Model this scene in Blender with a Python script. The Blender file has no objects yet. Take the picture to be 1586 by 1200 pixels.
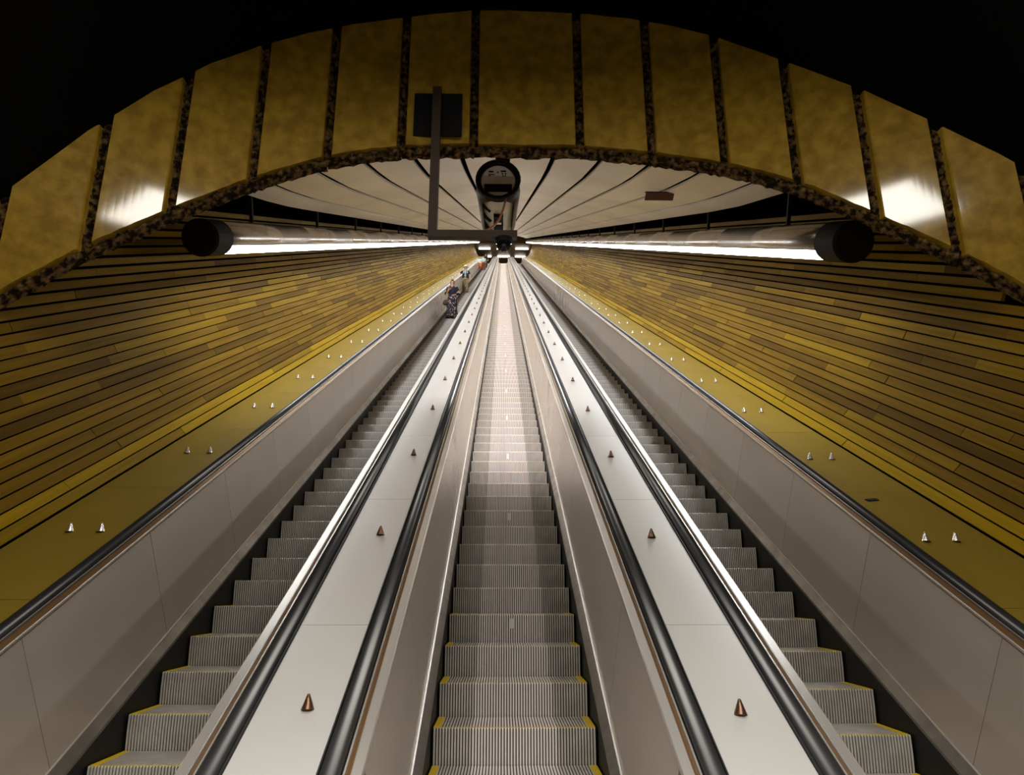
import bpy, bmesh, math, random
from mathutils import Vector, Matrix
random.seed(7)
R = math.radians
SC = bpy.context.scene
COL = SC.collection

# ------------------------------------------------------------------ camera, world, light, exposure
TH = R(27.6)                       # incline of the escalators
EYE = 1.6
F_PX, W_PX = 1100.0, 1586.0
cam = bpy.data.cameras.new('camera'); cam_o = bpy.data.objects.new('camera', cam); COL.objects.link(cam_o)
cam.sensor_width = 36.0; cam.lens = F_PX / W_PX * 36.0; cam.clip_end = 400; cam.clip_start = .05
cam_o.location = (0, 0, EYE); cam_o.rotation_euler = (R(90 + 16.0), 0, R(-.83))
SC.camera = cam_o
w = bpy.data.worlds.new('world'); SC.world = w; w.use_nodes = True
w.node_tree.nodes['Background'].inputs[0].default_value = (0, 0, 0, 1)
w.node_tree.nodes['Background'].inputs[1].default_value = 0
SC.view_settings.view_transform = 'Standard'; SC.view_settings.look = 'None'
SC.view_settings.gamma = 1; SC.view_settings.use_curve_mapping = False
SC.view_settings.exposure = 0.85
SC.cycles.use_denoising = True
SC.cycles.sample_clamp_indirect = 6
TUBE_STRENGTH = 14.5


def area_lamp(name, loc, aim, size, power, col, spread=180, size_y=None):
    l = bpy.data.lights.new(name, 'AREA'); l.energy = power; l.color = col; l.size = size
    l.spread = R(spread)
    if size_y: l.shape = 'RECTANGLE'; l.size_y = size_y
    o = bpy.data.objects.new(name, l); COL.objects.link(o); o.location = loc
    o.rotation_euler = (Vector(aim) - Vector(loc)).to_track_quat('-Z', 'Y').to_euler()
    return o



def P(X, s, n):                    # across, along the incline, square to the incline (from the eye)
    return Vector((X, s * math.cos(TH) - n * math.sin(TH), EYE + s * math.sin(TH) + n * math.cos(TH)))


# lamps mirrored in the slabs, plus added fill, facing down, over and behind the photographer
for (lx, ly, lz), sx, sy, lp, spr in (((.05, 3.6, 6.55), 2.6, .3, 15, 180),  # unseen middle lamp added to light the arch and near steps
                                      ((-1.85, 2.5, 6.1), 1.15, 1.1, 30, 180), ((2.42, 2.35, 6.15), 1.1, 1.1, 30, 180),
                                      ((.05, -1.8, 4.4), 4.4, 3.0, 330, 135)):  # unseen rear lamp added to brighten the near risers
    area_lamp('concourse_and_fill_lamp', (lx, ly, lz), (lx, ly + .001, 0), sx, lp, (1, .95, .86), spr, sy)
# row of narrow downlights recessed in the middle of the tunnel ceiling, aimed a little up the incline at the risers
for i in range(11):
    s_a = 8.2 + i * 8.2
    o = area_lamp('ceiling_downlight_row', P(.07, s_a + 4.1, .9), P(.07, s_a + 4.1, -2.9), .06, 54, (1, .95, .91), 48, 8.18)

# ------------------------------------------------------------------ helpers
def tag(o, label=None, cat=None, group=None, kind=None):
    if label: o['label'] = label
    if cat: o['category'] = cat
    if group: o['group'] = group
    if kind: o['kind'] = kind
    return o


def empty(name, loc, rot=(0, 0, 0)):
    o = bpy.data.objects.new(name, None); COL.objects.link(o); o.location = loc; o.rotation_euler = rot
    o.empty_display_size = .1
    return o


def mesh(name, vs, fs, mats, mi=None, smooth=False):
    m = bpy.data.meshes.new(name); m.from_pydata([tuple(v) for v in vs], [], fs)
    for a in (mats if isinstance(mats, (list, tuple)) else [mats]): m.materials.append(a)
    if mi: m.polygons.foreach_set('material_index', mi)
    bm = bmesh.new(); bm.from_mesh(m); bmesh.ops.recalc_face_normals(bm, faces=bm.faces); bm.to_mesh(m); bm.free()
    if smooth: m.polygons.foreach_set('use_smooth', [True] * len(m.polygons))
    m.update()
    return m


def obj(name, me, parent=None, loc=(0, 0, 0), rot=(0, 0, 0), scale=(1, 1, 1)):
    o = bpy.data.objects.new(name, me); COL.objects.link(o); o.parent = parent
    o.location = loc; o.rotation_euler = rot; o.scale = scale
    return o


class G:                           # geometry collector
    def __init__(s): s.v = []; s.f = []; s.mi = []
    def add(s, vs, fs, m=0):
        b = len(s.v); s.v += [tuple(v) for v in vs]; s.f += [[i + b for i in f] for f in fs]; s.mi += [m] * len(fs); return s
    def box(s, x0, x1, y0, y1, z0, z1, m=0):
        return s.add([(x, y, z) for x in (x0, x1) for y in (y0, y1) for z in (z0, z1)],
                     [(0, 1, 3, 2), (4, 6, 7, 5), (0, 4, 5, 1), (2, 3, 7, 6), (0, 2, 6, 4), (1, 5, 7, 3)], m)
    def ext(s, prof, y0, y1, m=0, closed=True, caps=True):      # profile (x, z) drawn out along y
        n = len(prof); vs = [(x, y0, z) for x, z in prof] + [(x, y1, z) for x, z in prof]
        fs = [(i, (i + 1) % n, n + (i + 1) % n, n + i) for i in range(n if closed else n - 1)]
        if caps and closed: fs += [tuple(range(n)), tuple(range(2 * n - 1, n - 1, -1))]
        return s.add(vs, fs, m)
    def lathe(s, prof, seg=20, m=0, M=None):                    # profile (r, z) turned round z
        n = len(prof); vs = []
        for i in range(seg):
            a = 2 * math.pi * i / seg
            vs += [Vector((r * math.cos(a), r * math.sin(a), z)) for r, z in prof]
        if M: vs = [M @ v for v in vs]
        fs = [(i * n + j, ((i + 1) % seg) * n + j, ((i + 1) % seg) * n + j + 1, i * n + j + 1) for i in range(seg) for j in range(n - 1)]
        return s.add(vs, fs, m)
    def tube(s, pts, rad, seg=8, m=0, caps=True, ref=(0, 0, 1)):  # rings along a path; radius r or (rx, ry)
        pts = [Vector(p) for p in pts]; vs = []
        for i, p in enumerate(pts):
            t = (pts[min(i + 1, len(pts) - 1)] - pts[max(i - 1, 0)]).normalized()
            up = Vector(ref)
            if abs(t.dot(up)) > .9: up = Vector((0, 1, 0))
            a = t.cross(up).normalized(); b = a.cross(t)
            r = rad[i] if isinstance(rad, (list, tuple)) else rad
            rx, ry = r if isinstance(r, (list, tuple)) else (r, r)
            vs += [p + a * rx * math.cos(2 * math.pi * k / seg) + b * ry * math.sin(2 * math.pi * k / seg) for k in range(seg)]
        fs = [(i * seg + k, i * seg + (k + 1) % seg, (i + 1) * seg + (k + 1) % seg, (i + 1) * seg + k) for i in range(len(pts) - 1) for k in range(seg)]
        if caps: fs += [tuple(range(seg)), tuple(range((len(pts) - 1) * seg, len(pts) * seg))]
        return s.add(vs, fs, m)
    def me(s, name, mats, smooth=False): return mesh(name, s.v, s.f, mats, s.mi, smooth)


def mat(name, c1, c2=None, rough=.5, metal=0, scale=(4, 4, 4), detail=5, lo=.35, hi=.65, bump=0, rvar=0, spec=.5, emit=0, bscale=None, aniso=0):
    m = bpy.data.materials.new(name); m.use_nodes = True; nt = m.node_tree; b = nt.nodes['Principled BSDF']
    b.inputs['Base Color'].default_value = (*c1, 1); b.inputs['Roughness'].default_value = rough
    b.inputs['Metallic'].default_value = metal; b.inputs['Specular IOR Level'].default_value = spec
    if aniso: b.inputs['Anisotropic'].default_value = aniso
    if emit: b.inputs['Emission Color'].default_value = (*c1, 1); b.inputs['Emission Strength'].default_value = emit
    if c2 or rvar or bump:
        tc = nt.nodes.new('ShaderNodeTexCoord'); mp = nt.nodes.new('ShaderNodeMapping'); mp.inputs['Scale'].default_value = scale
        nt.links.new(tc.outputs['Object'], mp.inputs['Vector'])
        no = nt.nodes.new('ShaderNodeTexNoise'); no.inputs['Scale'].default_value = 1; no.inputs['Detail'].default_value = detail
        nt.links.new(mp.outputs[0], no.inputs['Vector'])
        mr = nt.nodes.new('ShaderNodeMapRange'); mr.inputs[1].default_value = lo; mr.inputs[2].default_value = hi
        nt.links.new(no.outputs[0], mr.inputs[0])
        if c2:
            mx = nt.nodes.new('ShaderNodeMix'); mx.data_type = 'RGBA'
            mx.inputs[6].default_value = (*c1, 1); mx.inputs[7].default_value = (*c2, 1)
            nt.links.new(mr.outputs[0], mx.inputs[0]); nt.links.new(mx.outputs[2], b.inputs['Base Color'])
        if rvar:
            r2 = nt.nodes.new('ShaderNodeMapRange'); r2.inputs[3].default_value = rough - rvar; r2.inputs[4].default_value = rough + rvar
            nt.links.new(mr.outputs[0], r2.inputs[0]); nt.links.new(r2.outputs[0], b.inputs['Roughness'])
        if bump:
            n2 = no
            if bscale:
                n2 = nt.nodes.new('ShaderNodeTexNoise'); n2.inputs['Scale'].default_value = bscale; n2.inputs['Detail'].default_value = 4
                nt.links.new(tc.outputs['Object'], n2.inputs['Vector'])
            bp = nt.nodes.new('ShaderNodeBump'); bp.inputs['Strength'].default_value = bump; bp.inputs['Distance'].default_value = .02
            nt.links.new(n2.outputs[0], bp.inputs['Height']); nt.links.new(bp.outputs[0], b.inputs['Normal'])
    return m


# ------------------------------------------------------------------ materials
M = {}
M['steel_deck'] = mat('brushed steel deck', (.89, .87, .84), (.83, .81, .78), .23, .36, (2, 1.2, 2), 3, .2, .8, rvar=.03)
M['reflection_deck'] = mat('steel deck with painted wall reflection', (.27, .18, .022), (.215, .14, .015), .6, 0, (2, .8, 2), 3, .2, .8, rvar=.04, spec=.05)  # gold is the plank wall reflected in steel, put into the colour
M['steel_panel'] = mat('satin steel panel', (.63, .555, .47), (.55, .48, .40), .24, .4, (1.2, 1.2, .8), 3, .2, .8, rvar=.04)
M['steel_dark'] = mat('worn grey steel', (.33, .30, .27), (.24, .22, .2), .35, .8, (3, 8, 3), rvar=.06)
M['steel_trim'] = mat('polished steel trim', (.82, .78, .72), rough=.32, metal=.85)
M['brown_guide_trim'] = mat('brown guide and wall-reflection trim', (.24, .135, .06), rough=.4, metal=.5, spec=.2)
M['rubber'] = mat('black rubber', (.03, .029, .03), (.04, .038, .04), .3, .0, (3, 3, 3), spec=1)
M['black'] = mat('black skirt', (.006, .006, .007), rough=.6)
M['rib'] = mat('cast aluminium cleat', (.68, .64, .60), (.52, .485, .45), .4, .05, (5, 5, 5), rvar=.04)
M['rib_bright'] = mat('bright middle cleat', (.95, .88, .86), (.86, .79, .77), .36, .05, (5, 5, 5), rvar=.04)
M['groove'] = mat('greasy groove', (.02, .018, .017), rough=.55)
M['yellow'] = mat('yellow step line', (.75, .52, .02), rough=.5)
M['tagw'] = mat('pale step tag', (.75, .74, .74), rough=.4)
M['stud'] = mat('brass-brown stud', (.16, .085, .05), rough=.32, metal=.7)
M['stud_steel'] = mat('bright steel stud', (.8, .76, .72), rough=.25, metal=.8)
M['backing'] = mat('dark backing', (.003, .002, .0015), rough=1, spec=0)
WOOD = [((.175, .098, .0045), (.13, .070, .0035)), ((.215, .124, .005), (.165, .092, .004)), ((.14, .076, .004), (.105, .056, .003)),
        ((.25, .15, .006), (.195, .113, .0045)), ((.112, .059, .004), (.085, .044, .003)), ((.19, .107, .006), (.145, .079, .0045))]
M['wood'] = [mat('golden plank %d' % i, a, b, .45, 0, (26, .9, 26), rvar=.05, bump=.12, spec=.018) for i, (a, b) in enumerate(WOOD)]
M['wood_base_lit'] = mat('base plank with painted bounce light', (.36, .225, .005), (.29, .175, .004), .42, 0, (26, .9, 26), rvar=.05, bump=.1, spec=.018)  # lowest rows yellower: light bounced off the deck put into the colour
M['ceil'] = mat('cream ceiling panel', (.66, .565, .44), (.57, .48, .37), .4, 0, (.7, .5, .7), rvar=.06)
M['conc'] = mat('ochre stone panel', (.48, .29, .026), (.31, .175, .014), .5, 0, (8, 8, 8), 9, .36, .64, .12, .08, .15, bscale=30)
M['conc'].node_tree.nodes['Principled BSDF'].inputs['Coat Weight'].default_value = 1
M['conc'].node_tree.nodes['Principled BSDF'].inputs['Coat IOR'].default_value = 1.75
M['conc'].node_tree.nodes['Principled BSDF'].inputs['Coat Roughness'].default_value = .09
M['aggr'] = mat('rough brown aggregate', (.012, .007, .002), (.20, .115, .04), .85, 0, (20, 20, 20), 6, .44, .66, .6, spec=.1)
M['soffit'] = mat('yellow ochre soffit', (.5, .33, .05), (.4, .26, .04), .5, 0, (4, 4, 4))
M['hall_dark'] = mat('dark painted concourse ceiling', (.003, .0025, .002), rough=1, spec=.05)
M['hall_floor'] = mat('grey terrazzo', (.22, .2, .18), (.16, .145, .13), .4, 0, (30, 30, 30))
M['brown'] = mat('brown painted steel', (.045, .022, .008), (.035, .016, .006), .5, 0, (4, 4, 4), spec=.25)
M['dark_metal'] = mat('dark lamp sleeve', (.010, .006, .004), rough=.6, spec=.1)
M['tube'] = mat('brushed tube housing', (.62, .56, .5), (.5, .44, .38), .24, .9, (3, 1, 3), rvar=.04)
M['lamp'] = mat('lit diffuser', (.93, .97, 1.0), emit=TUBE_STRENGTH)
M['lamp_far'] = mat('lit upper lamp', (1, .93, .85), emit=9)
M['dome'] = mat('black smoked dome', (.008, .008, .009), rough=.1)
M['black_plastic'] = mat('black plastic', (.008, .007, .007), rough=.7, spec=.15)
M['cream_body'] = mat('cream enamel housing', (.58, .50, .38), (.46, .39, .28), .35, .1, (6, 6, 6))
M['white_label'] = mat('white printed label', (.75, .75, .84), rough=.7, spec=.2)
M['cable'] = mat('orange brown cable', (.34, .10, .02), rough=.5)
M['red'] = mat('dark red flap', (.07, .012, .008), rough=.5)
M['endwall'] = mat('dark brown upper hall', (.11, .06, .02), (.08, .045, .015), .6, 0, (1, 1, 1))

# ------------------------------------------------------------------ measures
CX = (-1.84, .085, 2.0)            # escalator centre lines
N_NOSE, N_TOP, S0, S1 = -2.927, -1.985, 1.9, 98.0
STEP = .4 / math.cos(TH); RISE = .4 * math.tan(TH)
TX = .055                          # tunnel centre line


def slope_root(name, X, s, n): return empty(name, P(X, s, n), (TH, 0, 0))


def YF(X): return 5.9 - .065 * (X - .05) ** 2


BOT = [(-4.6, 2.6), (-3.735, 3.738), (-3.56, 3.936), (-3.319, 4.195), (-2.801, 4.646), (-2.228, 5.066), (-1.624, 5.397), (-.956, 5.592), (-.284, 5.66), (.048, 5.662),
       (.743, 5.633), (1.414, 5.509), (2.052, 5.306), (2.628, 5.005), (3.148, 4.586), (3.634, 4.141), (3.932, 3.818), (4.75, 2.75)]
TOP = [(-4.6, 3.6), (-3.83, 4.5), (-3.54, 4.98), (-3.338, 5.307), (-2.834, 5.927), (-2.286, 6.406), (-1.63, 6.79), (-.903, 7.046), (-.229, 7.185), (.718, 7.136),
       (1.411, 6.965), (2.054, 6.655), (2.628, 6.221), (3.14, 5.797), (3.622, 5.288), (4.036, 4.791), (4.75, 3.8)]


def lerp_tab(tab, x):
    n = len(tab)
    if x <= tab[0][0]: return tab[0][1]
    if x >= tab[-1][0]: return tab[-1][1]
    for i in range(n - 1):
        if tab[i][0] <= x <= tab[i + 1][0]:
            p1, p2 = tab[i], tab[i + 1]; p0 = tab[max(i - 1, 0)]; p3 = tab[min(i + 2, n - 1)]
            h = p2[0] - p1[0]; t = (x - p1[0]) / h
            m1 = (p2[1] - p0[1]) / (p2[0] - p0[0]) * h; m2 = (p3[1] - p1[1]) / (p3[0] - p1[0]) * h
            return (2 * t ** 3 - 3 * t * t + 1) * p1[1] + (t ** 3 - 2 * t * t + t) * m1 + (-2 * t ** 3 + 3 * t * t) * p2[1] + (t ** 3 - t * t) * m2


def zb(x): return lerp_tab(BOT, x)
def zt(x): return lerp_tab(TOP, x) + .12


# ------------------------------------------------------------------ setting: tunnel walls clad in planks
WC, WN, WR = .95, -.2, 2.95
A0, A1, ROWS = math.asin((-1.97 - WN) / WR), math.asin((.36 - WN) / WR), 27


def row_start(x, n):                # rows that reach above the arch edge start behind the stone wall
    s = 2.65
    while s < 9:
        p = P(x + TX, s, n)
        if p.y > YF(p.x) + .22: return s
        if p.z > zb(p.x) - .12: s += .05; continue
        # below the arch edge here: only safe if the row passes under the stone wall
        t_ = s
        while t_ < 9 and P(x + TX, t_, n).y < YF(x + TX): t_ += .05
        if P(x + TX, t_, n).z < zb(x + TX) - .1: return 2.65
        s = max(t_ + .25, s + .05)
    return s


def wall(name, sg):
    def q(a, r): return sg * (WC + r * math.cos(a)), WN + r * math.sin(a)
    prof = [q(A0 - .06 + (A1 - A0 + .08) * i / 16, WR + .05) for i in range(17)]
    prof += [q(A0 - .06 + (A1 - A0 + .08) * i / 16, WR + .25) for i in range(16, -1, -1)]
    g = G(); st_ = [row_start(*pp) for pp in prof]; m_ = len(prof)
    g.add([(x, a - .02, z) for (x, z), a in zip(prof, st_)] + [(x, S1 + 2, z) for x, z in prof],
          [(i, (i + 1) % m_, m_ + (i + 1) % m_, m_ + i) for i in range(m_)] + [(i, i + 1, m_ - 2 - i, m_ - 1 - i) for i in range(m_ // 2)])
    wobj = obj(name, g.me(name, M['backing']), None, P(TX, 0, 0), (TH, 0, 0)); tag(wobj, kind='structure')
    tag(wobj, 'curved tunnel wall of golden planks on the %s of the escalators' % ('left' if sg < 0 else 'right'), 'wall')
    rnd = random.Random(11 if sg < 0 else 23); planks = []
    for r in range(ROWS):
        a0 = A0 + (A1 - A0) * r / ROWS; da = (A1 - A0) / ROWS
        gap = .12 if r < 13 else .12 + .2 * min(1, (r - 13) / 8)
        st = row_start(*q(a0 + da / 2, WR))
        s = st - rnd.random() * 2
        while s < S1:
            L = rnd.uniform(1.5, 3.1); e = s + L
            if e > st + .1: planks.append((max(s, st), min(e, S1 + .5) - .004, r, a0 + da * gap, a0 + da, rnd))
            s = e
    def geo(s, e, a, b, jit):
        (x0, z0), (x1, z1) = q(a, WR + jit), q(b, WR + .006 + jit); (x2, z2), (x3, z3) = q(b, WR + .035), q(a, WR + .035)
        return [(x, y, z) for y in (s, e) for x, z in ((x0, z0), (x1, z1), (x2, z2), (x3, z3))], \
            [(0, 1, 5, 4), (1, 2, 6, 5), (2, 3, 7, 6), (3, 0, 4, 7), (0, 3, 2, 1), (4, 5, 6, 7)]
    planks.sort(key=lambda p: p[0]); rest = G()
    for i, (s, e, r, a, b, _) in enumerate(planks):
        jit = rnd.uniform(-.004, .004)
        t = rnd.choice([0, 0, 1, 1, 2, 3, 4, 5, 5]) if r > 1 else (6 if rnd.random() < .7 else 3)
        vs, fs = geo(s, e, a, b, jit)
        if i < 298:
            obj('plank', mesh('plank', vs, fs, M['wood_base_lit'] if t == 6 else M['wood'][t]), wobj)
        else:
            rest.add(vs, fs, t)
    c = obj('far_cladding', rest.me('far_cladding', M['wood'] + [M['wood_base_lit']]), wobj); c['kind'] = 'stuff'
    return wobj


wall('wall_left', -1); wall('wall_right', 1)

# ------------------------------------------------------------------ setting: tunnel ceiling of long cream panels
CW = .55


def cn(X, s):                      # height of the ceiling square to the incline; it lifts towards the mouth
    return .946 - .0509 * X * X + (.012 * (11 - s) ** 2 if s < 11 else 0)




g = G()
def s_back(x): return (YF(x) + .22 + cn(0, 8) * math.sin(TH)) / math.cos(TH)


srow = [0, .25, .5, .75, 1.0, 30, 60, S1 + 1]
pr = [-3.95, -3.5, -3.05, -2.2, -1.1, 0, 1.1, 2.2, 3.05, 3.5, 3.95]
vs = [(x, s, (cn(x, s) + .1 if abs(x) < 3.3 else cn(3.05, max(s, 9)) + (.1 if abs(x) < 3.7 else -.1))) for q in srow for x in pr for s in [q if q > 1 else s_back(x) + (11.5 - s_back(x)) * q]]
k = len(pr)
g.add(vs, [(i * k + j, i * k + j + 1, (i + 1) * k + j + 1, (i + 1) * k + j) for i in range(len(srow) - 1) for j in range(k - 1)])
ceil = obj('ceiling', g.me('ceiling', M['backing']), None, P(TX, 0, 0), (TH, 0, 0)); tag(ceil, 'cream panelled tunnel ceiling with dark joints', 'ceiling', kind='structure')
edges = [-3.12] + [CW * i for i in range(-5, 6)] + [3.12]
for i in range(len(edges) - 1):
    xa, xb = edges[i] + .033, edges[i + 1] - .033
    xm = (xa + xb) / 2
    s = s_back(xm) + .02
    j = 0; cuts = [s, 11.2 + (i * 1.7) % 4] + [11.2 + (i * 1.7) % 4 + 4.6 * q for q in range(1, 20)]
    for a, b in zip(cuts[:-1], cuts[1:]):
        if a > S1: break
        b = min(b, S1); ns = 5 if a < 11 else 1; vs = []
        for t in range(ns + 1):
            sc_ = a + (b - .012 - a) * t / ns
            for u in range(3):
                x = xa + (xb - xa) * u / 2
                vs += [(x, sc_, cn(x, sc_)), (x, sc_, cn(x, sc_) + .03)]
        fs = []
        for t in range(ns):
            for u in range(2):
                p, q_ = t * 6 + u * 2, (t + 1) * 6 + u * 2
                fs += [(p, p + 2, q_ + 2, q_), (p + 1, q_ + 1, q_ + 3, p + 3)]
            fs += [(t * 6, (t + 1) * 6, (t + 1) * 6 + 1, t * 6 + 1), (t * 6 + 4, t * 6 + 5, (t + 1) * 6 + 5, (t + 1) * 6 + 4)]
        for base in (0, ns * 6):
            fs += [(base, base + 1, base + 3, base + 2), (base + 2, base + 3, base + 5, base + 4)]
        obj('ceiling_panel', mesh('ceiling_panel', vs, fs, M['ceil']), ceil)

# ------------------------------------------------------------------ setting: stone arch wall over the tunnel mouth
JX = [-3.86, -3.33, -2.81, -2.23, -1.626, -.967, -.282, .737, 1.404, 2.036, 2.608, 3.144, 3.628, 4.1]
n = 40; g = G(); xs = [-4.6 + 9.35 * i / n for i in range(n + 1)]
vs = []
for x in xs:
    y = YF(x)
    vs += [(x, y + .10, zb(x) + .01), (x, y + .10, zt(x) + .4), (x, y + .2, zb(x) + .09), (x, y + .2, zt(x) + .4)]
fs = []; mi = []
for i in range(n):
    a, b = i * 4, i * 4 + 4
    fs += [(a, b, b + 1, a + 1), (a + 2, a + 3, b + 3, b + 2), (a, a + 2, b + 2, b)]; mi += [0, 0, 1]
wf = obj('wall_front', mesh('wall_front', vs, fs, [M['aggr'], M['soffit']], mi)); tag(wf, 'arched wall of ochre stone slabs over the tunnel mouth', 'wall', kind='structure')
rj = random.Random(5)
JW = .048
ends = [-4.55] + JX + [4.7]
for i in range(len(ends) - 1):
    xa, xb = ends[i] + JW, ends[i + 1] - JW
    m_ = 10; vs = []
    for u in range(m_ + 1):
        x = xa + (xb - xa) * (u - 1) / (m_ - 2) if 0 < u < m_ else (xa - .008 if u == 0 else xb + .008); y = YF(x); c = .012 if u in (0, m_) else 0
        z0 = zb(x) + .045 + rj.uniform(-.006, .006)
        vs += [(x, y + .1, z0), (x, y + c, z0 + .012), (x, y + c, zt(x)), (x, y + .1, zt(x))]
    fs = []
    for u in range(m_):
        a, b = u * 4, u * 4 + 4
        fs += [(a + t, b + t, b + (t + 1) % 4, a + (t + 1) % 4) for t in range(4)]
    fs += [(0, 1, 2, 3), (m_ * 4, m_ * 4 + 3, m_ * 4 + 2, m_ * 4 + 1)]
    obj('stone_slab', mesh('stone_slab', vs, fs, M['conc']), wf)
    # rough broken lower edge of each slab
    nu, nv = 18, 4; vs = []
    x0, x1 = ends[i], ends[i + 1]
    for u in range(nu + 1):
        x = x0 + (x1 - x0) * u / nu
        for v in range(nv + 1):
            inner = 0 < v < nv
            vs.append((x, YF(x) + .015 + (rj.uniform(-.02, .025) if inner else 0) + (.06 if v == nv else 0) + (.09 if v == 0 else 0), zb(x) - .035 + .085 * v / nv + (rj.uniform(-.012, .012) if v < nv else 0)))
    fs = [(u * (nv + 1) + v, (u + 1) * (nv + 1) + v, (u + 1) * (nv + 1) + v + 1, u * (nv + 1) + v + 1) for u in range(nu) for v in range(nv)]
    obj('rough_edge', mesh('rough_edge', vs, fs, M['aggr']), wf)
for x in JX:
    nu, nv = 5, 46; vs = []
    for v in range(nv + 1):
        for u in range(nu + 1):
            xx = x - JW * .98 + JW * 1.96 * u / nu; z = zb(x) - .02 + (zt(x) - zb(x)) * v / nv
            vs.append((xx, YF(xx) + .065 + rj.uniform(-.02, .02), z))
    fs = [(v * (nu + 1) + u, v * (nu + 1) + u + 1, (v + 1) * (nu + 1) + u + 1, (v + 1) * (nu + 1) + u) for v in range(nv) for u in range(nu)]
    obj('rough_joint', mesh('rough_joint', vs, fs, M['aggr']), wf)

# ------------------------------------------------------------------ setting: lower concourse round the photographer (out of frame, closes the space)
g = G(); m_ = 24; vs = []
for i in range(m_ + 1):
    x = -4.6 + 9.35 * i / m_
    vs += [(x, YF(x) + .1, zt(x) - .02), (x, -6, zt(x) - .02), (x, YF(x) + .1, zt(x) + .3), (x, -6, zt(x) + .3)]
fs = []
for i in range(m_):
    a, b = i * 4, i * 4 + 4
    fs += [(a, b, b + 1, a + 1), (a + 2, a + 3, b + 3, b + 2)]
tag(obj('ceiling_hall', mesh('ceiling_hall', vs, fs, M['hall_dark'])), 'dark concourse vault above the stone arch', 'ceiling', kind='structure')
g = G(); g.box(-4.7, 4.85, -6, 3.15, -.2, 0); tag(obj('floor', g.me('floor', M['hall_floor'])), kind='structure')
g = G(); g.box(-4.9, -4.6, -6, 5.0, -.2, 4.2); tag(obj('wall_hall_left', g.me('wall_hall_left', M['hall_dark'])), kind='structure')
g = G(); g.box(4.75, 5.05, -6, 5.0, -.2, 4.2); tag(obj('wall_hall_right', g.me('wall_hall_right', M['hall_dark'])), kind='structure')
g = G(); g.box(-4.7, 4.85, -6.2, -6, -.2, 7.6); tag(obj('wall_back', g.me('wall_back', M['hall_dark'])), kind='structure')

# ------------------------------------------------------------------ escalators
NR = 55
def step_mesh(worn):  # when set, the middle ribs are brighter than the outer ones
    g = G(); pitch = 1.0 / NR
    g.box(-.5, .5, .016, .40, -.26, -.008, 1)
    for i in range(NR):
        x0 = -.5 + i * pitch + pitch * .2; x1 = x0 + pitch * .6
        pf = [(.40, 0), (.006, 0), (0, -.006), (.001, -.10), (.012, -.235), (.03, -.235), (.03, -.012), (.40, -.012)]
        vs = [(x0, y, z) for y, z in pf] + [(x1, y, z) for y, z in pf]; m_ = len(pf)
        fs = [(a, (a + 1) % m_, m_ + (a + 1) % m_, m_ + a) for a in (0, 1, 2, 3)]
        fs += [(0, 1, 2, 3, 4, 5, 6, 7), (15, 14, 13, 12, 11, 10, 9, 8)]
        u = abs((i + .5) / NR - .5)
        g.add(vs, fs, 3 if worn and u < .27 else 0)
    g.box(-.5, -.455, .03, .40, -.01, .0015, 2); g.box(.455, .5, .03, .40, -.01, .0015, 2)
    g.box(-.5, .5, .008, .032, -.001, .0004, 2)
    return g.me('step', [M['rib'], M['groove'], M['yellow'], M['rib_bright']])


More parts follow.
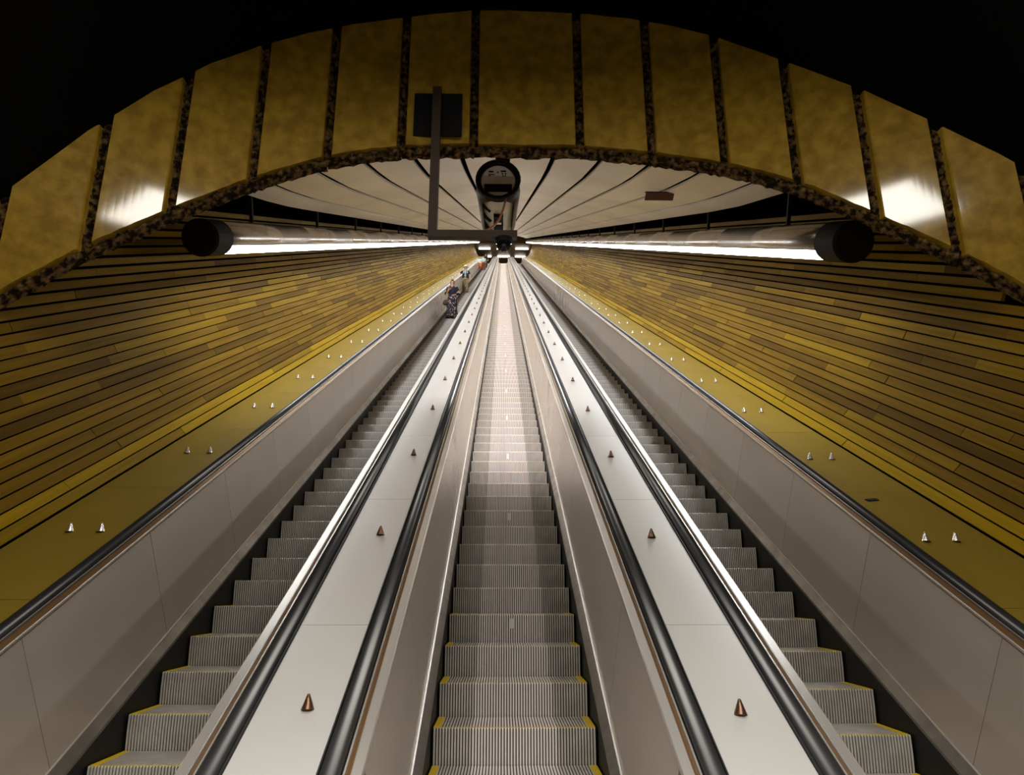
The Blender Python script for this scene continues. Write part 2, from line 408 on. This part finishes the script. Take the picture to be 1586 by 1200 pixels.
STEP_ME = {False: step_mesh(False), True: step_mesh(True)}
g = G(); g.box(-.017, .017, -.003, .01, -.105, -.03)
TAG_ME = g.me('step_tag', M['tagw'])
PH = [3.99, 3.856, 3.78]
PANEL = 1.35
esc_roots = []
LBL = ['left escalator carrying people down beside the plank wall',
       'middle escalator with empty steps bright along the middle', 'empty right escalator with dull grey steps']
for e, c in enumerate(CX):
    root = slope_root('escalator', c, S0, N_NOSE); tag(root, LBL[e], 'escalator', 'three parallel escalators'); esc_roots.append(root)
    sp = lambda s: s - S0
    nn = lambda n: n - N_NOSE
    # steps: children turned back to the level
    k0 = -4; i = 0
    s = PH[e] + k0 * STEP
    while s < S1 - .2:
        o = obj('step', STEP_ME[e == 1], root, (0, sp(s), 0), (-TH, 0, 0))
        if (i - 7) % 5 == 0 and s < 40:
            obj('step_tag', TAG_ME, o, (-.0 if e == 1 else (.32 if e == 0 else -.3), 0, 0))
        s += STEP; i += 1
    y0, y1 = 0, S1 - S0
    for sg in (-1, 1):
        g = G(); g.ext([(sg * .513, nn(-3.3)), (sg * .513, nn(-2.83)), (sg * .53, nn(-2.83)), (sg * .53, nn(-3.3))], y0, y1)
        obj('skirt', g.me('skirt', M['black']), root)
        g = G(); g.ext([(sg * .511, nn(-2.845)), (sg * .511, nn(-2.825)), (sg * .556, nn(-2.768)), (sg * .562, nn(-2.785))], y0, y1)
        obj('skirt_ledge', g.me('skirt_ledge', M['steel_dark']), root)
        g = G(); g.ext([(sg * .574, nn(-2.8)), (sg * .624, nn(-2.0)), (sg * .63, nn(-2.0)), (sg * .58, nn(-2.8))], y0, y1)
        obj('panel_backing', g.me('panel_backing', M['backing']), root)
        g = G(); g.ext([(sg * .552, nn(-2.778)), (sg * .552, nn(-2.768)), (sg * .56, nn(-2.764)), (sg * .57, nn(-2.778))], y0, y1)
        obj('panel_bead', g.me('panel_bead', M['steel_trim']), root)
        g = G(); L = PANEL - .005
        g.ext([(sg * .56, nn(-2.775)), (sg * .61, nn(-1.992)), (sg * .622, nn(-1.992)), (sg * .572, nn(-2.775))], 0, L)
        pm = g.me('balustrade_panel', M['steel_panel'])
        off = 3.33 if e != 1 else 3.75
        s = off - 2 * PANEL + .0
        j = 0
        while s < S1 - PANEL:
            if s > S0 - .1: obj('balustrade_panel', pm, root, (0, sp(s), 0))
            s += PANEL
        g = G(); g.ext([(sg * .607, nn(-1.998)), (sg * .607, nn(-1.984)), (sg * .612, nn(-1.978)), (sg * .652, nn(-1.978)), (sg * .656, nn(-1.984)), (sg * .656, nn(-2.03)), (sg * .62, nn(-2.03))], y0, y1)
        outer = (e == 0 and sg < 0) or (e == 2 and sg > 0)  # outer trims browned: the wall's reflection in steel put into the colour
        obj('balustrade_trim', g.me('balustrade_trim', M['brown_guide_trim' if outer else 'steel_trim']), root)
        g = G(); g.ext([(sg * .6055, nn(-1.994)), (sg * .6055, nn(-1.982)), (sg * .6095, nn(-1.977)), (sg * .6095, nn(-1.994))], y0, y1)
        obj('trim_bead', g.me('trim_bead', M['steel_trim']), root)
        g = G(); g.ext([(sg * .656, nn(-2.03)), (sg * .656, nn(-2.012)), (sg * .80, nn(-2.012)), (sg * .80, nn(-2.03))], y0, y1)
        obj('handrail_guide', g.me('handrail_guide', M['brown_guide_trim']), root)
        g = G(); g.ext([(sg * .676, nn(-2.012)), (sg * .676, nn(-1.982)), (sg * .684, nn(-1.982)), (sg * .684, nn(-2.012))], y0, y1)
        obj('guide_lip', g.me('guide_lip', M['steel_trim']), root)
        prof = []
        for t in range(13):
            a = math.pi * t / 12
            prof.append((sg * (.732 + .041 * math.cos(a) * (1 if abs(math.cos(a)) < .8 else 1)), nn(-1.99 + .034 * math.sin(a) ** .7 if math.sin(a) > 0 else -1.99)))
        prof += [(sg * .692, nn(-2.012)), (sg * .772, nn(-2.012))]
        g = G(); g.ext(prof, y0, y1); hm = g.me('handrail', M['rubber'])
        for p in hm.polygons: p.use_smooth = len(p.vertices) == 4
        obj('handrail', hm, root)
        g = G(); g.ext([(sg * .776, nn(-2.03)), (sg * .776, nn(-1.975)), (sg * .782, nn(-1.975)), (sg * .782, nn(-2.03))], y0, y1)
        obj('handrail_guard', g.me('handrail_guard', M['black']), root)
    g = G(); g.box(-.55, .55, y1 - .1, y1 + .6, -.06, .0)
    obj('comb_plate', g.me('comb_plate', M['steel_trim']), root)

# ------------------------------------------------------------------ decks between and beside the escalators
DP = 1.866


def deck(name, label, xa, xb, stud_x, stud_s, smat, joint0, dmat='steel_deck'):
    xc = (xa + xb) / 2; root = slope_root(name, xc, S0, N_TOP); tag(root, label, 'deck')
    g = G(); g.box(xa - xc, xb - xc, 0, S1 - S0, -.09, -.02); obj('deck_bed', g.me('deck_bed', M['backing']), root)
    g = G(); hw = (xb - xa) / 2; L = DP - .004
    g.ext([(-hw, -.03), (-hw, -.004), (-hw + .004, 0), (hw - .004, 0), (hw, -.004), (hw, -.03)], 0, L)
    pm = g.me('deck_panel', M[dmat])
    s = joint0
    while s - DP > S0 - 1.5: s -= DP
    while s < S1 - .3:
        a = max(s, S0)
        o = obj('deck_panel', pm, root, (0, s - S0, 0)); s += DP
    g = G(); g.lathe([(.001, .062), (.006, .06), (.012, .044), (.027, .004), (.029, 0), (.001, 0)], 14)
    sm = g.me('stud', smat, True)
    s = stud_s
    while s - DP > S0 - .2: s -= DP
    while s < S1 - 1:
        for x in stud_x: obj('stud', sm, root, (x - xc, s - S0, 0), (-TH, 0, 0))
        s += DP
    return root


for a, b, sx, lab, ss, jj in ((CX[0] + .783, CX[1] - .783, -.835, 'pale steel deck with dark studs between left and middle escalators', 2.74, 3.43),
                              (CX[1] + .783, CX[2] - .783, 1.032, 'pale steel deck with dark studs between middle and right escalators', 2.70, 3.43)):
    deck('median_deck', lab, a, b, (sx,), ss, M['stud'], jj)
deck('side_deck', 'steel deck with painted gold wall reflection and paired studs along the left plank wall', -3.27, CX[0] - .783, (-2.776, -2.99), 4.654, M['stud_steel'], 3.7, 'reflection_deck')
sd = deck('side_deck', 'steel deck with painted gold wall reflection and paired studs along the right plank wall', CX[2] + .783, 3.38, (2.90, 3.108), 4.506, M['stud_steel'], 3.6, 'reflection_deck')
g = G(); g.box(-.05, .05, -.02, .02, 0, .008); o = obj('lock_plate', g.me('lock_plate', M['black_plastic']), sd, (2.93 - (CX[2] + .783 + 3.38) / 2, 5.29 - S0, 0), (0, 0, R(12))); o['label'] = 'small black lock plate'

# ------------------------------------------------------------------ tube lights along both walls
TR = .19


def tube_light(sg, s0, label):
    X = TX + sg * 3.19
    root = slope_root('tube_light', X, s0, .02); tag(root, label, 'light', 'tube lights along the tunnel')
    a_in, a_bot = -26, -103            # the lit slot, towards the escalators and down
    def pt(d, r): return (-sg * r * math.cos(R(d)), r * math.sin(R(d)))
    SEG = 3.2; s = s0 + .42; i = 0
    prof = [pt(a_in + 283 * k / 28, TR) for k in range(29)]
    prof = prof + [pt(a_in + 283 * k / 28, TR - .008) for k in range(28, -1, -1)]
    g = G(); g.ext(prof, 0, SEG - .008); hm = g.me('housing', M['tube'])
    for p in hm.polygons: p.use_smooth = len(p.vertices) == 4
    dpf = [pt(a_in - 1, TR * .97), pt(a_bot + 1, TR * .97), pt(a_bot + 1, TR * .93), pt(a_in - 1, TR * .93)]
    g = G(); g.ext(dpf, 0, SEG - .02); dm = g.me('diffuser', M['lamp'])
    while s < S1 - 4:
        obj('housing', hm, root, (0, s - s0, 0)); obj('diffuser', dm, root, (0, s - s0, 0)); s += SEG
    g = G(); Mx = Matrix.Rotation(R(-90), 4, 'X')
    g.lathe([(.001, 0), (TR * .9, 0), (TR * 1.03, .02), (TR * 1.03, .42), (TR * .95, .42)], 32, 0, Mx)
    o = obj('end_sleeve', g.me('end_sleeve', M['dark_metal'], False), root); o['label'] = 'dark end sleeve'
    # brackets up to the dark cove
    g = G(); g.box(-.02, .02, -.02, .02, TR * .9, .62)
    bm_ = g.me('hanger', M['dark_metal'])
    s = s0 + 1.6
    while s < 60:
        obj('hanger', bm_, root, (0, s - s0, 0)); s += 3.2
    return root


tube_light(-1, 7.55, 'long lit tube light along the left plank wall')
tube_light(1, 6.65, 'long lit tube light along the right plank wall')

# ------------------------------------------------------------------ upper hall at the far end
ytop = P(0, S1, N_NOSE)
g = G(); g.box(-4.2, 4.3, ytop.y, ytop.y + 14, ytop.z - .3, ytop.z); tag(obj('floor_upper', g.me('floor_upper', M['hall_floor'])), kind='structure')
zc = 47.1
g = G(); g.box(-4.2, 4.3, 87.4, ytop.y + 14, zc, zc + .2); tag(obj('ceiling_upper', g.me('ceiling_upper', M['endwall'])), 'dark brown flat ceiling of the upper hall', 'ceiling', kind='structure')
g = G(); g.box(-4.2, 4.3, 87.3, 87.45, zc - .1, zc + 2.2); tag(obj('wall_end', g.me('wall_end', M['endwall'])), 'dark brown lintel wall at the top of the tunnel', 'wall', kind='structure')
g = G(); g.box(-4.2, 4.3, ytop.y + 9, ytop.y + 9.2, ytop.z, zc); tag(obj('wall_upper', g.me('wall_upper', M['endwall'])), 'dark back wall of the upper hall', 'wall', kind='structure')
for xa, xb, y, lab in ((-3.3, -1.7, 88.9, 'front left lamp bar on the upper hall ceiling'), (-.8, -.5, 88.9, 'short lamp bar near the middle of the upper hall ceiling'),
                       (1.76, 3.57, 88.9, 'front right lamp bar on the upper hall ceiling'), (-2.1, -1.6, 91.3, 'short rear left lamp bar of the upper hall'),
                       (-.73, 1.0, 91.3, 'rear lamp bar above the middle escalator top'), (1.75, 3.2, 91.3, 'rear right lamp bar of the upper hall')):
    rt = empty('ceiling_lamp', ((xa + xb) / 2, y, zc)); tag(rt, lab, 'light', 'lamp bars of the upper hall')
    hw = (xb - xa) / 2
    g = G(); g.box(-hw, hw, -.12, .12, -.06, 0); obj('lamp_case', g.me('lamp_case', M['steel_dark']), rt)
    g = G(); g.box(-hw + .02, hw - .02, -.14, .1, -.16, -.061); obj('lamp_diffuser', g.me('lamp_diffuser', M['lamp_far']), rt)

# ------------------------------------------------------------------ camera on its bracket, and the round housing under the ceiling
rt = empty('security_camera', (-.63, 5.76, 4.64)); tag(rt, 'black dome security camera on a brown L-shaped bracket under the arch', 'security camera')
ox, oy, oz = -.63, 5.76, 4.64
g = G(); g.box(-.856 - ox, -.395 - ox, 5.835 - oy, 5.858 - oy, 5.76 - oz, 6.23 - oz); o = obj('wall_plate', g.me('wall_plate', M['black_plastic']), rt); o['label'] = 'square black wall plate'
g = G(); g.box(-.04, .04, -.04, .04, .0, 1.58); obj('pole', g.me('pole', M['brown']), rt)
g = G(); g.box(-.05, .05, .03, .09, 1.2, 1.52); obj('pole_clamp', g.me('pole_clamp', M['black_plastic']), rt)
g = G(); g.box(.04, .76, -.035, .035, .0, .068); obj('arm', g.me('arm', M['brown']), rt)
g = G(); g.lathe([(.001, 0), (.075, 0), (.078, -.015), (.076, -.05), (.001, -.05)], 24); obj('dome_mount', g.me('dome_mount', M['black_plastic']), rt, (.64, 0, 0))
g = G(); g.lathe([(.072 * math.cos(R(90 * k / 8)), -.05 - .075 * math.sin(R(90 * k / 8))) for k in range(9)], 24)
obj('dome', g.me('dome', M['dome'], True), rt, (.64, 0, 0))

hx, hy, hz = -.05, 6.6, 5.74
rt = empty('round_housing', (hx, hy, hz)); tag(rt, 'round cream equipment housing in a dark hood hanging under the ceiling', 'housing')
Mx = Matrix.Rotation(R(-90), 4, 'X')
g = G(); g.lathe([(.001, -.04), (.17, -.04), (.182, -.03), (.19, .05), (.192, .3), (.155, .95), (.001, .95)], 32, 0, Mx)
bm_ = g.me('body', M['cream_body'], False)
obj('body', bm_, rt)
prof = []
vs = []; nseg = 26
for y, r in ((-.06, .238), (.16, .236), (.85, .2)):
    for rr in (r, r - .012):
        for k in range(nseg + 1):
            a = R(-42 + 264 * k / nseg) if y > .1 else R(-90 + 360 * k / nseg)
            vs.append((rr * math.cos(a), y, rr * math.sin(a)))
fs = []; w_ = nseg + 1
for t in range(2):
    for k in range(nseg):
        a = t * 2 * w_ + k; b = (t + 1) * 2 * w_ + k
        fs += [(a, a + 1, b + 1, b), (a + w_, b + w_, b + w_ + 1, a + w_ + 1)]
for k in range(nseg): fs += [(k, w_ + k, w_ + k + 1, k + 1), (4 * w_ + k, 4 * w_ + k + 1, 5 * w_ + k + 1, 5 * w_ + k)]
obj('hood', mesh('hood', vs, fs, M['brown'], None, True), rt)
g = G(); g.lathe([(.186, -.05), (.2, -.06), (.226, -.06), (.226, .02), (.186, .02), (.186, -.05)], 32, 0, Mx); obj('front_rim', g.me('front_rim', M['black_plastic']), rt)
g = G(); pf = [(.165 * math.cos(R(a)), .165 * math.sin(R(a))) for a in range(16, 165, 12)]
g.ext(pf, -.05, -.03); o = obj('label_plate', g.me('label_plate', M['white_label']), rt, (0, 0, .0)); o['label'] = 'white printed label plate'
for (x, z, ww, hh) in ((-.075, .095, .05, .016), (.055, .1, .056, .016), (-.005, .088, .014, .016), (-.07, .06, .06, .008), (.045, .07, .014, .014), (.078, .07, .014, .014), (.05, .045, .012, .014), (.075, .045, .012, .014), (-.09, .045, .02, .01)):
    g = G(); g.box(x - ww / 2, x + ww / 2, -.055, -.05, z - hh / 2, z + hh / 2); obj('print_mark', g.me('print_mark', M['black_plastic']), rt)
g = G(); g.box(-.145, .145, -.05, -.03, -.14, -.05); o = obj('lens_window', g.me('lens_window', M['dome']), rt)
for y0_, y1_, zz in ((.32, .44, -.2), (.52, .62, -.19), (.72, .86, -.19)):
    g = G(); g.box(-.05, .055, y0_, y1_, zz - .03, zz + .06); obj('clamp', g.me('clamp', M['black_plastic']), rt)
    g = G(); g.box(-.035, .035, y1_ - .02, y1_ + .05, zz - .025, zz + .05); obj('clamp_plate', g.me('clamp_plate', M['tagw']), rt)
for k, y in enumerate((.2, .42, .66)):
    g = G(); g.tube([(-.2 + .02 * k, y, -.02), (-.16 + .01 * k, y + .06, -.11), (-.08, y + .1, -.17)], [.02, .03, .02], 8); obj('vent_rib', g.me('vent_rib', M['black_plastic']), rt)
g = G(); g.box(-.03, .09, -.02, .04, .23, .52); obj('hanger', g.me('hanger', M['black_plastic']), rt)
pts = []
for k in range(13):
    t = k / 12
    p = Vector((.04, 6.62, 5.60)).lerp(Vector((-.38, 5.76, 4.72)), t); p.z -= .16 * math.sin(math.pi * t); p.x += .08 * math.sin(math.pi * t)
    pts.append(p)
g = G(); g.tube([p - pts[0] for p in pts], .011, 6)
tag(obj('cable', g.me('cable', M['cable'], True), None, pts[0]), 'thin orange-brown cable drooping from the round housing to the bracket arm', 'cable')

# small open flap hanging from the ceiling
rt = empty('ceiling_flap', P(2.2, 10.3, cn(2.2, 10.3) - .005), (TH, 0, 0)); tag(rt, 'small dark red flap hanging open from the right side of the ceiling', 'flap')
g = G(); g.box(-.2, .2, -.06, .06, -.012, 0); obj('frame', g.me('frame', M['black_plastic']), rt)
g = G(); g.box(-.2, .2, -.005, .005, -.13, 0); obj('flap_leaf', g.me('flap_leaf', M['red']), rt, (0, -.05, -.012), (R(38), 0, R(0)))

# ------------------------------------------------------------------ people riding down the left escalator
SK = mat('skin', (.62, .33, .2), rough=.5)
def cloth(name, c1, c2=None, scale=(9, 9, 9), lo=.45, hi=.55): return mat(name, c1, c2, .8, 0, scale, 2, lo, hi)


def body_mesh(J, E, Rd):
    names = list(J); m = bpy.data.meshes.new('body'); m.from_pydata([J[k] for k in names], [(names.index(a), names.index(b)) for a, b in E], [])
    o = bpy.data.objects.new('body_tmp', m); COL.objects.link(o)
    md = o.modifiers.new('skin', 'SKIN'); md.use_smooth_shade = True
    if not m.skin_vertices: 
        bpy.context.view_layer.objects.active = o; bpy.ops.mesh.customdata_skin_add()
    for i, k in enumerate(names):
        r = Rd[k]; m.skin_vertices[0].data[i].radius = r if isinstance(r, tuple) else (r, r)
        m.skin_vertices[0].data[i].use_root = (k == 'pelvis')
    o.modifiers.new('sub', 'SUBSURF').levels = 1
    dg = bpy.context.evaluated_depsgraph_get()
    me = bpy.data.meshes.new_from_object(o.evaluated_get(dg)); bpy.data.objects.remove(o)
    me.materials.clear(); me.materials.append(SK); me.name = 'body'
    me.polygons.foreach_set('use_smooth', [True] * len(me.polygons))
    return me


def person(label, X, k_s, H, arms, look, turn=0):
    """arms: {side: (elbow, wrist)} in a 1.7 m figure facing -y; look: clothing builder"""
    s = PH[0] + round((k_s - PH[0]) / STEP) * STEP
    p = P(X, s, N_NOSE) + Vector((0, .2, 0))
    root = empty('person', p, (0, 0, turn)); tag(root, label, 'person')
    root.scale = (H / 1.7,) * 3
    J = {'pelvis': (0, 0, .93), 'spine': (0, .01, 1.12), 'chest': (0, 0, 1.28), 'nb': (0, .01, 1.42), 'neck': (0, 0, 1.48), 'jaw': (0, -.02, 1.545), 'head': (0, -.01, 1.6), 'crown': (0, 0, 1.655), 'nose': (0, -.115, 1.585)}
    Rd = {'pelvis': (.15, .105), 'spine': (.12, .09), 'chest': (.145, .10), 'nb': (.07, .06), 'neck': .05, 'jaw': (.058, .066), 'head': (.075, .088), 'crown': (.062, .074), 'nose': .012}
    E = [('pelvis', 'spine'), ('spine', 'chest'), ('chest', 'nb'), ('nb', 'neck'), ('neck', 'jaw'), ('jaw', 'head'), ('head', 'crown'), ('head', 'nose')]
    for sd_, sg in (('r', -1), ('l', 1)):
        el, wr = [Vector(v) for v in arms[sd_]]
        sh = Vector((sg * .165, 0, 1.385)); d = (wr - el).normalized()
        palm = wr + d * .06
        J.update({sd_ + 'sh': tuple(sh), sd_ + 'el': tuple(el), sd_ + 'wr': tuple(wr), sd_ + 'pa': tuple(palm)})
        Rd.update({sd_ + 'sh': .056, sd_ + 'el': .04, sd_ + 'wr': .026, sd_ + 'pa': (.034, .02)})
        E += [('chest', sd_ + 'sh'), (sd_ + 'sh', sd_ + 'el'), (sd_ + 'el', sd_ + 'wr'), (sd_ + 'wr', sd_ + 'pa')]
        side = d.cross(Vector((0, 0, 1)));
        if side.length < .2: side = Vector((0, 1, 0))
        side.normalize(); nrm = side.cross(d)
        for f in range(4):
            b = palm + side * (.03 - .02 * f) + d * .035; t1 = b + d * (.03 - .004 * abs(f - 1.4)) - nrm * .008; t2 = t1 + d * .022 - nrm * .016
            a = sd_ + 'f%d' % f
            J.update({a + 'a': tuple(b), a + 'b': tuple(t1), a + 'c': tuple(t2)}); Rd.update({a + 'a': .009, a + 'b': .0085, a + 'c': .007})
            E += [(sd_ + 'pa', a + 'a'), (a + 'a', a + 'b'), (a + 'b', a + 'c')]
        b = wr + d * .03 + side * .035; t1 = b + d * .03 + side * .018
        J.update({sd_ + 't0': tuple(b), sd_ + 't1': tuple(t1)}); Rd.update({sd_ + 't0': .011, sd_ + 't1': .009}); E += [(sd_ + 'wr', sd_ + 't0'), (sd_ + 't0', sd_ + 't1')]
        J.update({sd_ + 'hp': (sg * .09, 0, .86), sd_ + 'kn': (sg * .1, -.015, .48), sd_ + 'an': (sg * .1, .02, .09), sd_ + 'to': (sg * .115, -.11, .04)})
        Rd.update({sd_ + 'hp': .088, sd_ + 'kn': .056, sd_ + 'an': .037, sd_ + 'to': (.035, .025)})
        E += [('pelvis', sd_ + 'hp'), (sd_ + 'hp', sd_ + 'kn'), (sd_ + 'kn', sd_ + 'an'), (sd_ + 'an', sd_ + 'to')]
    obj('body', body_mesh(J, E, Rd), root)
    dk = look['eye']
    for sg in (-1, 1):
        g = G(); g.lathe([(.001, .009), (.007, .006), (.009, 0), (.007, -.006), (.001, -.009)], 8)
        obj('eye', g.me('eye', dk, True), root, (sg * .03, -.088, 1.607))
        # shoes
        g = G(); g.tube([(sg * .1, .075, .04), (sg * .1, .03, .055), (sg * .107, -.05, .045), (sg * .117, -.15, .03), (sg * .12, -.185, .022)], [(.03, .038), (.044, .053), (.047, .042), (.046, .03), (.025, .02)], 10)
        obj('shoe', g.me('shoe', look['shoe'], True), root)
    g = G(); g.box(-.022, .022, -.09, -.078, 1.546, 1.556); obj('lips', g.me('lips', look['lip']), root)
    # hair: cap over back, top and sides
    g = G(); g.tube([(0, .03, 1.50), (0, .025, 1.54), (0, .02, 1.59), (0, .012, 1.645), (0, .005, 1.69), (0, 0, 1.715)], [(.068, .062), (.082, .08), (.09, .086), (.088, .09), (.065, .07), (.02, .025)], 16, ref=(0, 1, 0))
    obj('hair', g.me('hair', look['hair'], True), root)
    top = look['top']
    g = G(); g.tube([(0, 0, look.get('hem', .9)), (0, .003, 1.0), (0, .01, 1.12), (0, 0, 1.26), (0, 0, 1.36), (0, .008, 1.425), (0, .006, 1.455)],
                    [(.178, .135), (.165, .125), (.142, .112), (.168, .128), (.172, .112), (.105, .085), (.07, .065)], 20, ref=(0, 1, 0), caps=False)
    obj('shirt', g.me('shirt', top, True), root)
    for sd_, sg in (('r', -1), ('l', 1)):
        el, wr = [Vector(v) for v in arms[sd_]]; sh = Vector((sg * .15, 0, 1.385)); fr = look.get('sleeve', .7)
        end = el.lerp(wr, fr) if fr > 0 else sh.lerp(el, 1 + fr)
        pts = [sh, sh.lerp(el, .5), el, end] if fr > 0 else [sh, sh.lerp(end, .5), end]
        g = G(); g.tube(pts, [.075, .066, .056, .048][:len(pts)] if fr > 0 else [.075, .068, .066], 12, caps=False)
        obj('sleeve', g.me('sleeve', look.get('sleeve_mat', top), True), root)
    if 'skirt' in look:
        hem = look['skirt_hem']
        zs = [.98 - (.98 - hem) * t / 6 for t in range(7)]
        g = G(); seg = 28; vs = []
        for t, z in enumerate(zs):
            q = t / 6
            rx, ry = .165 + .075 * q + (.03 if 0 < t < 3 else 0), .13 + .075 * q
            for k in range(seg):
                a = 2 * math.pi * k / seg; wv = 1 + .06 * q * math.sin(7 * a + t * .3)
                vs.append((rx * wv * math.cos(a), ry * wv * math.sin(a), z))
        g.add(vs, [(t * seg + k, t * seg + (k + 1) % seg, (t + 1) * seg + (k + 1) % seg, (t + 1) * seg + k) for t in range(6) for k in range(seg)])
        obj('skirt', g.me('skirt', look['skirt'], True), root)
    if 'trousers' in look:
        hem = look.get('trouser_hem', .1)
        g = G(); g.tube([(0, 0, 1.0), (0, 0, .93), (0, 0, .84), (0, 0, .79)], [(.16, .122), (.178, .132), (.182, .132), (.15, .11)], 20, ref=(0, 1, 0))
        obj('trouser_seat', g.me('trouser_seat', look['trousers'], True), root)
        for sg in (-1, 1):
            g = G(); g.tube([(sg * .088, 0, .88), (sg * .095, -.005, .7), (sg * .1, -.012, .48), (sg * .1, .01, .28), (sg * .1, .018, hem)], [.1, .095, .08, .075, .075], 14, ref=(0, 1, 0))
            obj('trouser_leg', g.me('trouser_leg', look['trousers'], True), root)
        g = G(); g.tube([(0, 0, 1.0), (0, 0, .965)], [(.172, .132), (.172, .132)], 20, ref=(0, 1, 0), caps=False); obj('belt', g.me('belt', look['shoe'], True), root)
    return root


CK = cloth('black leather', (.012, .01, .01)); EYE_M = mat('dark eye', (.02, .012, .01), rough=.2); LIP = mat('lips', (.42, .13, .1), rough=.5)
HB = cloth('auburn hair', (.22, .075, .02), (.12, .04, .012)); HD = cloth('dark brown hair', (.03, .016, .01)); HG = cloth('grey hair', (.35, .32, .29))
base = dict(eye=EYE_M, lip=LIP, shoe=CK)
w1 = person('woman in navy jacket and long dark floral skirt riding foremost', -1.98, 27.5, 1.70,
            {'r': ((-.25, .02, 1.14), (-.12, -.15, 1.22)), 'l': ((.25, 0, 1.12), (.1, -.19, 1.0))},
            dict(base, hair=HB, top=cloth('navy jacket', (.008, .008, .026), (.014, .014, .045)), sleeve=.75, skirt=cloth('floral skirt', (.006, .005, .014), (.5, .36, .34), (17, 17, 17), .57, .63), skirt_hem=.1))
g = G(); g.lathe([(.02, .06), (.045, .05), (.05, .02), (.03, 0), (.001, -.005)], 10); obj('hair_bun', g.me('hair_bun', HB, True), w1, (0, .05, 1.70))
g = G(); g.tube([(-.035, -.092, 1.66), (0, -.1, 1.668), (.035, -.092, 1.66)], [.02, .012, .02], 8); obj('sunglasses', g.me('sunglasses', M['dome'], True), w1)
g = G(); g.add([(-.062, -.088, 1.445), (0, -.1, 1.44), (.062, -.088, 1.445), (-.035, -.116, 1.39), (.035, -.116, 1.39), (0, -.129, 1.325)], [(0, 1, 3), (1, 2, 4), (1, 4, 3), (3, 4, 5)])
o = obj('neckline', g.me('neckline', SK, True), w1); md = o.modifiers.new('s', 'SOLIDIFY'); md.thickness = .006; md.offset = 0
pw = w1.location
bag = empty('shoulder_bag', pw + Vector((-.24, -.06, .62))); tag(bag, 'brown shoulder bag with tan strap carried by the woman in navy', 'bag')
g = G(); g.tube([(0, 0, 0), (0, 0, .05), (0, 0, .17), (0, 0, .22)], [(.08, .04), (.12, .06), (.1, .05), (.06, .02)], 14, ref=(0, 1, 0)); obj('bag_body', g.me('bag_body', cloth('brown leather', (.06, .025, .012)), True), bag)
g = G(); g.tube([(-.02, -.05, .2), (.03, -.13, .4), (.1, -.14, .6), (.08, .0, .83)], [(.018, .01)] * 4, 8); obj('strap', g.me('strap', cloth('tan strap', (.45, .25, .06)), True), bag)

m1 = person('man in wide-brimmed beige hat and khaki trousers holding the handrail', -2.2, 41.8, 1.76,
            {'r': ((-.36, -.05, 1.2), (-.36, -.2, 1.0)), 'l': ((.25, .02, 1.14), (.27, -.09, .9))},
            dict(base, hair=HG, top=cloth('pale grey shirt', (.42, .42, .46), (.3, .3, .33)), sleeve=-.25, sleeve_mat=cloth('black sleeve', (.012, .012, .014)), trousers=cloth('khaki', (.30, .22, .10), (.22, .16, .07))))
FELT = cloth('beige straw', (.8, .68, .5))
g = G(); g.lathe([(.001, .12), (.05, .125), (.078, .1), (.092, .03), (.095, .0), (.17, -.008), (.172, -.002), (.1, .012)], 24)
obj('hat', g.me('hat', FELT, True), m1, (0, 0, 1.655))
VEST = cloth('black vest', (.012, .012, .014))
for sg in (-1, 1):
    g = G(); pf = [(sg * .06, -.135, .93), (sg * .19, -.05, .93), (sg * .19, .06, .93), (sg * .05, -.14, 1.2), (sg * .185, -.04, 1.2), (sg * .185, .06, 1.2), (sg * .075, -.1, 1.42), (sg * .14, -.02, 1.425), (sg * .14, .05, 1.42)]
    g.add(pf, [(0, 1, 4, 3), (1, 2, 5, 4), (3, 4, 7, 6), (4, 5, 8, 7)])
    o = obj('vest_front', g.me('vest_front', VEST, True), m1); md = o.modifiers.new('s', 'SOLIDIFY'); md.thickness = .012
w2 = person('woman in pale blue top and orange skirt among the far riders', -2.36, 73.0, 1.68,
            {'r': ((-.25, .02, 1.13), (-.26, -.1, .92)), 'l': ((.25, .02, 1.13), (.2, -.12, .95))},
            dict(base, hair=HB, top=cloth('pale blue top', (.6, .72, .8), (.75, .8, .82)), sleeve=-.4, skirt=cloth('orange skirt', (.75, .22, .03)), skirt_hem=.45))
p4 = person('person in mint top and rust trousers behind the woman in orange skirt', -2.0, 75.3, 1.72,
            {'r': ((-.25, .02, 1.13), (-.26, -.1, .92)), 'l': ((.25, .02, 1.13), (.26, -.1, .93))},
            dict(base, hair=HD, top=cloth('mint top', (.45, .7, .58)), sleeve=-.4, trousers=cloth('rust trousers', (.25, .05, .03))))
p5 = person('person in black clothes rearmost of the far riders', -1.95, 82.0, 1.8,
            {'r': ((-.25, .02, 1.13), (-.26, -.1, .92)), 'l': ((.25, .02, 1.13), (.26, -.1, .93))},
            dict(base, hair=HD, top=cloth('black shirt', (.012, .011, .012)), sleeve=.8, trousers=cloth('black trousers', (.015, .013, .014))))
